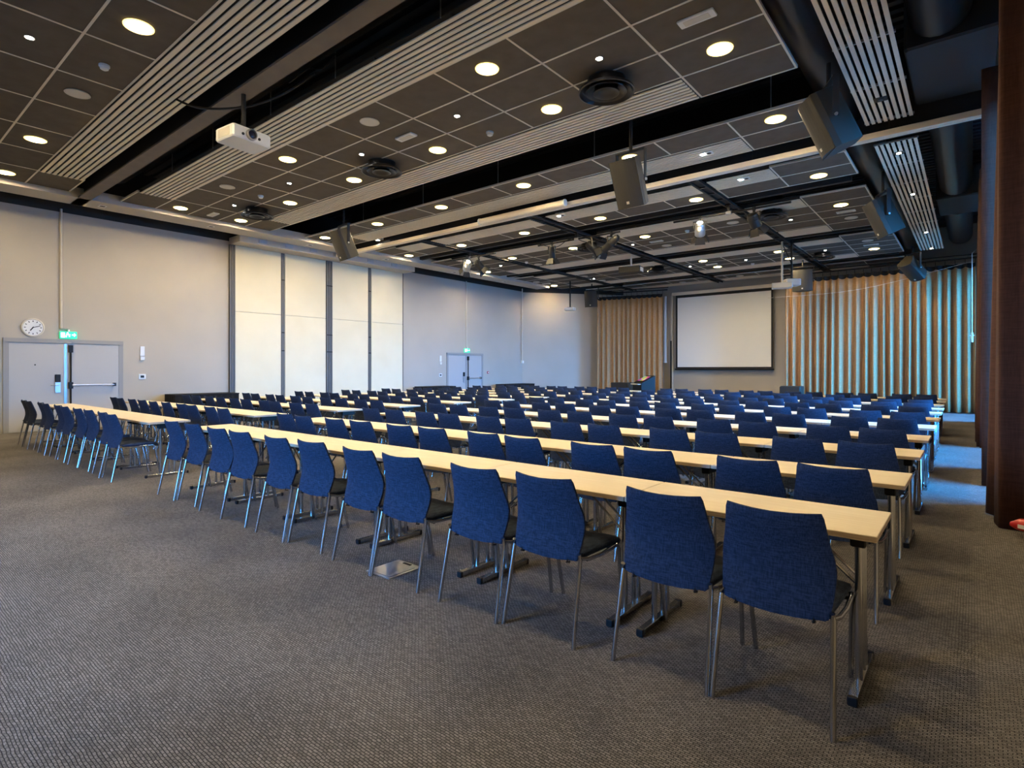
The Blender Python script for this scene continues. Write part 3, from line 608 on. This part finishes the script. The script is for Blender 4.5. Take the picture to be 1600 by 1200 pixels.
YS = 24.38
tl = ony(1057,462,YS); br = ony(1207,577,YS); x0_, x1_, zt_, zb_ = tl[0], br[0], tl[1], br[1]
t = thing('projection_screen', 'large white projection screen with black border on the far wall', 'projection screen', ((x0_+x1_)/2, YS, 0))
cx_ = (x0_+x1_)/2; hw = (x1_-x0_)/2
obj('cloth', MB().box(-hw+.05, hw-.05, -.004, .004, zb_+.10, zt_-.12), 'screen_cloth', t)
obj('border', MB().box(-hw-.03,-hw+.05,-.006,.006,zb_+.04,zt_).box(hw-.05,hw+.03,-.006,.006,zb_+.04,zt_).box(-hw+.05,hw-.05,-.006,.006,zt_-.12,zt_).box(-hw+.05,hw-.05,-.006,.006,zb_+.04,zb_+.10), 'black_paint', t)
obj('weight_bar', MB().tube([(-hw-.06,0,zb_),(hw+.06,0,zb_)], .035, 10), 'black_plastic', t); obj('case', MB().bbox(-hw-.2, hw+.2, -.07, .12, zt_, zt_+.14, .02), 'slat_light', t)
t = thing('wall_trunking', 'pale vertical trunking with black lower half left of the screen', 'trunking', (ony(1050,560,24.5)[0], 24.5, 0)); obj('trunk', MB().bbox(-.05,.05,-.03,.05,0,4.75,.01), 'off_white', t); obj('cover', MB().box(-.06,.0,-.05,-.03,.1,2.7), 'black_plastic', t)
t = thing('screen_motor_case', 'white vertical screen case beside the left tan curtain', 'screen case', (ony(1039,560,24.48)[0], 24.48, 0)); obj('tube', MB().tube([(0,0,1.75),(0,0,4.75)], .075, 12), 'white_plastic', t, smooth=True); obj('end_cap', MB().tube([(0,0,1.70),(0,0,1.76)], .09, 12), 'white_plastic', t)

def lectern():
    YL = 20.6; X = ony(1006,600,YL)[0]
    t = thing('lectern', 'black lectern with a glowing slanted touch screen before the left curtain', 'lectern', (X, YL, 0), (0,0,math.radians(-35)))
    obj('body', MB().prism([(-.36,-.3),(.36,-.3),(.36,.3),(-.36,.3)], .0, .80), 'black_plastic', t)
    s = MB().loft([[(-.36,-.30,.80),(.36,-.30,.80),(.36,.30,.80),(-.36,.30,.80)], [(-.36,-.28,.86),(.36,-.28,.86),(.36,.30,1.15),(-.36,.30,1.15)]]); obj('desk', s, 'black_plastic', t)
    a = math.atan2(.29,.58); M = Matrix.Translation((0,.0,1.012)) @ Matrix.Rotation(a, 4, 'X')
    sc = obj('screen', MB().box(-.27,.27,-.20,.24,0,.012).xf(M), 'black_plastic', t); obj('display', MB().box(-.24,.24,-.17,.21,.012,.015).xf(M), 'touch_screen', sc)
    obj('shelf', MB().box(-.30,.30,-.42,-.28,.80,.83), 'off_white', t)
lectern()
def bass_box(u, label, Y, w, h):
    X = ony(u,600,Y)[0]; t = thing('bass_speaker', label, 'speaker', (X, Y, 0)); obj('cabinet', MB().bbox(-w/2,w/2,-.3,.3,0,h,.02), 'speaker_box', t); obj('grille', MB().box(-w/2+.03,w/2-.03,-.312,-.298,.04,h-.04), 'speaker_grille', t)
    for s in (-1,1): obj('foot', MB().box(s*w*.35-.03,s*w*.35+.03,-.2,.2,-.0,.002), 'black_plastic', t)
bass_box(972, 'black bass speaker on the floor left of the lectern', 21.2, .75, .85); bass_box(1237, 'black bass speaker on the floor before the right far curtain', 22.0, .68, .80)
def skirted(x0, x1, y0, y1, label, h=.76):
    t = thing('skirted_table', label, 'table', ((x0+x1)/2, (y0+y1)/2, 0), group='black skirted side tables'); a, b = (x1-x0)/2, (y1-y0)/2
    obj('top', MB().bbox(-a,a,-b,b,h-.03,h,.008), 'black_cloth', t)
    pts = []; per = [(-a,-b),(a,-b),(a,b),(-a,b),(-a,-b)]; q = 0
    for (p, r) in zip(per[:-1], per[1:]):
        n = max(8, int(math.dist(p, r)/.03))
        for i in range(n): f = i/n; o = .012*math.sin(q*1.3); q += 1; d = ((r[0]-p[0])/math.dist(p,r), (r[1]-p[1])/math.dist(p,r)); pts.append((p[0]+(r[0]-p[0])*f+d[1]*o, p[1]+(r[1]-p[1])*f-d[0]*o))
    obj('skirt', MB().loft([[(x,y,.02) for x,y in pts], [(x*.995,y*.995,h-.03) for x,y in pts]], cap=False), 'black_cloth', t, smooth=60)
skirted(-16.15,-15.45,5.55,7.15, 'black skirted table against the left wall under the control panel')
skirted(-16.1,-15.4,13.9,15.4, 'black skirted table against the left wall before the far door')
skirted(-16.0,-15.3,18.4,20.3, 'black skirted table near the far left corner')

# ================================================================ TABLES AND CHAIRS
TW, TD, TZ = 1.138, .51, .72
def chair_meshes():
    M = {}
    prof = [(.052,.838,.180),(.060,.815,.187),(.078,.765,.194),(.098,.705,.203),(.117,.645,.216),(.124,.600,.221),(.120,.555,.220),(.105,.505,.216),(.090,.460,.210),(.078,.420,.200)]
    cols = [-1,-.9,-.7,-.4,0,.4,.7,.9,1]
    def surf(off):
        g = []
        for i, (y, z, w) in enumerate(prof):
            row = []
            for c in cols:
                edge = .4 if abs(c) == 1 else .85 if abs(c) == .9 else 1; e2 = .35 if i in (0, len(prof)-1) else 1
                bow = .032*(1-c*c)*(1.0 if z > .6 else max(.35, (z-.42)/.18))
                dip = .010*(1-c*c) if i < 2 else .0
                rise = -.018*(1-c*c) if i > 7 else 0
                row.append((c*w, y-bow+off*edge*e2, z-dip+rise))
            g.append(row)
        return g
    A, B = surf(-.014), surf(.018); n = len(cols); r = len(prof); mb = MB().sheet(A); k = len(mb.v); mb.sheet([list(x) for x in B])
    for j in range(n-1):
        mb.f.append((j, k+j, k+j+1, j+1)); a = (r-1)*n; mb.f.append((a+j, a+j+1, k+a+j+1, k+a+j))
    for i in range(r-1):
        mb.f.append((i*n, (i+1)*n, k+(i+1)*n, k+i*n)); mb.f.append((i*n+n-1, k+i*n+n-1, k+(i+1)*n+n-1, (i+1)*n+n-1))
    M['backrest'] = mb.mesh('backrest', 'chair_fabric', 55)
    sp = [(.095,.440,.196),(.14,.446,.205),(.25,.449,.214),(.37,.452,.220),(.46,.450,.222),(.51,.440,.216),(.535,.422,.20)]
    rings = []
    for y, z, w in sp:
        ring = []
        for c, dz in ((-1,-.014),(-.97,.0),(-.8,.006),(0,.0),(.8,.006),(.97,.0),(1,-.014),(.95,-.034),(0,-.040),(-.95,-.034)): ring.append((c*w, y, z+dz))
        rings.append(ring)
    M['seat'] = MB().loft(rings).mesh('seat', 'chair_fabric', 60)
    def rl(s): return MB().tube([(s*.213,.075,.452),(s*.216,.085,.425),(s*.228,.0,.0)], .0115, 8)
    def fl(s): return MB().tube([(s*.222,.455,.415),(s*.221,.482,.385),(s*.205,.555,.0)], .0115, 8)
    def sr(s): return MB().tube([(s*.215,.085,.428),(s*.224,.16,.412),(s*.230,.28,.408),(s*.228,.40,.415),(s*.222,.46,.414)], .0105, 8)
    cross = MB().tube([(-.215,.16,.405),(.215,.16,.405)], .009, 6).tube([(-.22,.42,.405),(.22,.42,.405)], .009, 6)
    for s, nm in ((-1,'l'), (1,'r')):
        M['rear_leg'+nm] = rl(s).mesh('rear_leg', 'chrome', 50); M['front_leg'+nm] = fl(s).mesh('front_leg', 'chrome', 50); M['rail'+nm] = sr(s).mesh('seat_rail', 'chrome', 50)
    M['cross'] = cross.mesh('cross_bar', 'black_plastic')
    al = MB()
    for s in (-1, 1):
        for q in (rl(s), fl(s), sr(s)): al.add(q.v, q.f)
    M['frame'] = al.mesh('frame', 'chrome', 50)
    M['hook'] = MB().tube([(-.15,.075,.425),(-.15,.06,.405),(-.15,.085,.40)], .006, 6).tube([(.15,.075,.425),(.15,.06,.405),(.15,.085,.40)], .006, 6).mesh('ganging_hook', 'black_plastic')
    return M
CM = chair_meshes()
def chair(x, y, rz, label, group, full):
    t = thing('stacking_chair', label, 'chair', (x, y, 0), (0,0,rz), group)
    link('backrest', CM['backrest'], t); link('seat', CM['seat'], t)
    if full:
        for nm in ('l','r'): link('leg', CM['rear_leg'+nm], t); link('leg', CM['front_leg'+nm], t); link('seat_rail', CM['rail'+nm], t)
        link('cross_bar', CM['cross'], t); link('ganging_hook', CM['hook'], t)
    else: link('frame', CM['frame'], t)
def table_meshes():
    M = {}; h = TZ-.026
    top = MB().bbox(-TW/2, TW/2, -TD/2, TD/2, h, TZ, .003)
    me = top.mesh('tabletop', 'birch'); me.materials.append(MATS['birch_edge'])
    for p in me.polygons:
        if abs(p.normal.z) < .5: p.material_index = 1
    M['top'] = me
    M['foot'] = MB().bbox(-.018,.018,-.235,.235,.004,.036,.003).mesh('foot', 'chrome'); M['cap'] = MB().bbox(-.020,.020,-.258,-.235,.0,.038,.004).mesh('end_cap', 'black_plastic'); M['cap2'] = MB().bbox(-.020,.020,.235,.258,.0,.038,.004).mesh('end_cap', 'black_plastic')
    M['col'] = MB().tube([(0,-.075,.036),(0,-.075,h)], .016, 10).mesh('column', 'chrome', 50)
    def thin(y): return MB().tube([(0,y,.036),(0,y,.07),(0,y,.16),(0,y,.19),(0,y,h)], [.014,.014,.012,.010,.010], 8)
    M['thin'] = thin(.03).mesh('column', 'chrome', 50); M['thin2'] = thin(.09).mesh('column', 'chrome', 50)
    M['brk'] = MB().bbox(-.03,.03,-.11,.13,h-.07,h-.002,.006).mesh('bracket', 'black_plastic')
    def br(s, y): return MB().tube([(-.012*s,y,.44),(-.30*s,y,h-.004)], .007, 6)
    for s in (-1, 1):
        M['br%d' % s] = br(s, -.03).mesh('brace', 'chrome'); M['brb%d' % s] = br(s, .06).mesh('brace', 'chrome')
    al = MB(); al.bbox(-.018,.018,-.25,.25,.0,.036,.003).tube([(0,-.075,.036),(0,-.075,h)], .016, 8).tube([(0,.06,.036),(0,.06,h)], .016, 8)
    M['lf'] = al.mesh('leg_frame', 'chrome'); return M
TM = table_meshes()
def table(x, y, label, group, full):
    t = thing('folding_table', label, 'table', (x, y, 0), (0,0,0), group); link('tabletop', TM['top'], t)
    for s in (-1, 1):
        q = (s*(TW/2-.088), 0, 0)
        if full:
            f = link('foot', TM['foot'], t, q); link('end_cap', TM['cap'], f); link('end_cap', TM['cap2'], f)
            link('column', TM['col'], t, q); link('column', TM['thin'], t, q); link('column', TM['thin2'], t, q); link('bracket', TM['brk'], t, q)
            link('brace', TM['br%d' % s], t, q); link('brace', TM['brb%d' % s], t, q)
        else: link('leg_frame', TM['lf'], t, q)
ROWY = [2.70,3.99,5.36,6.66,8.05,9.42,10.78,11.97,13.22,14.68,15.95]
REX = [-.30,-.305,-.315,-.328,-.338,-.348,-.375,-.39,-.42,-.445,-.465]
LEX = [-8.13,-8.15,-8.11,-8.11,-8.10,-8.05,-8.06,-8.0,-8.0,-8.0,-8.02]
rnd = random.Random(21)
for r, Y in enumerate(ROWY):
    rn = 'nearest' if r == 0 else 'farthest' if r == 10 else ORD[r]
    for blk, ex, nt, offs, yo in (('right', REX[r], 6, (-.335,-.812), 0), ('left', LEX[r], 5, (-.345,-.815), -.10 if r == 0 else -.01)):
        end = 'window end' if blk == 'right' else 'middle aisle'
        full = r < 4
        for k in range(nt):
            x = ex-1.142*k-TW/2
            table(x, Y+yo+TD/2, 'pale birch folding table, %s from the %s, %s row, %s block' % (ORD[k], end, rn, blk), 'tables of the %s block' % blk, full)
            for j, o in enumerate(offs):
                jx, jy, ja = rnd.uniform(-.009,.009), rnd.uniform(-.025,.025), rnd.uniform(-.03,.03)
                cy = Y+yo-.335
                if r == 0 and blk == 'right' and k == 0: jx = 0; jy = .035; ja = 0
                chair(ex-1.142*k+o+jx, cy+jy, ja, 'navy fabric chair, %s from the %s, %s row, %s block' % (ORD[2*k+j], end, rn, blk), 'chairs of the %s block' % blk, full)

# --- floor box and the red plug by the curtain
t = thing('floor_box', 'square metal floor box cover set in the carpet', 'floor box', (-3.13, 2.52, 0)); obj('frame', MB().bbox(-.125,.125,-.145,.145,0,.006,.002), 'aluminium', t); obj('lid', MB().bbox(-.105,.105,-.125,.10,.006,.009,.001), 'steel_grey', t); obj('cable_flap', MB().box(-.04,.04,.108,.128,.006,.009), 'black_plastic', t)
t = thing('power_plug', 'red plastic plug with white label beside the near brown curtain', 'plug', (.325, 6.28, .10), (0,0,math.radians(-30)))
obj('body', MB().tube([(-.09,0,.0),(-.06,0,.0),(-.02,0,.01),(.05,0,.01),(.09,0,.0)], [.02,.035,.052,.052,.04], 14), 'red_plastic', t, smooth=True); obj('label_sticker', MB().box(-.015,.03,-.0545,-.050,-.012,.02), 'white_plastic', t); obj('cord', MB().tube([(.02,0,.05),(.08,.0,.065),(.16,.02,.06)], .012, 8), 'off_white', t)
tag(obj('wood_block', MB().bbox(.335,.47,6.20,6.36,0,.052,.004), 'yellow_wood'), 'small yellow wooden block under the red plug', 'block')
t = thing('pull_rod', 'thin white curtain pull rod hanging in the far right corner', 'rod', (-.02, 21.9, 0)); obj('rod', MB().tube([(0,0,2.5),(0,0,4.9),(.22,0,5.12)], .012, 6), 'white_plastic', t); obj('handle', MB().tube([(0,0,2.22),(0,0,2.5)], .03, 8).tube([(-.06,0,2.42),(.06,0,2.42)], .015, 6), 'white_plastic', t)
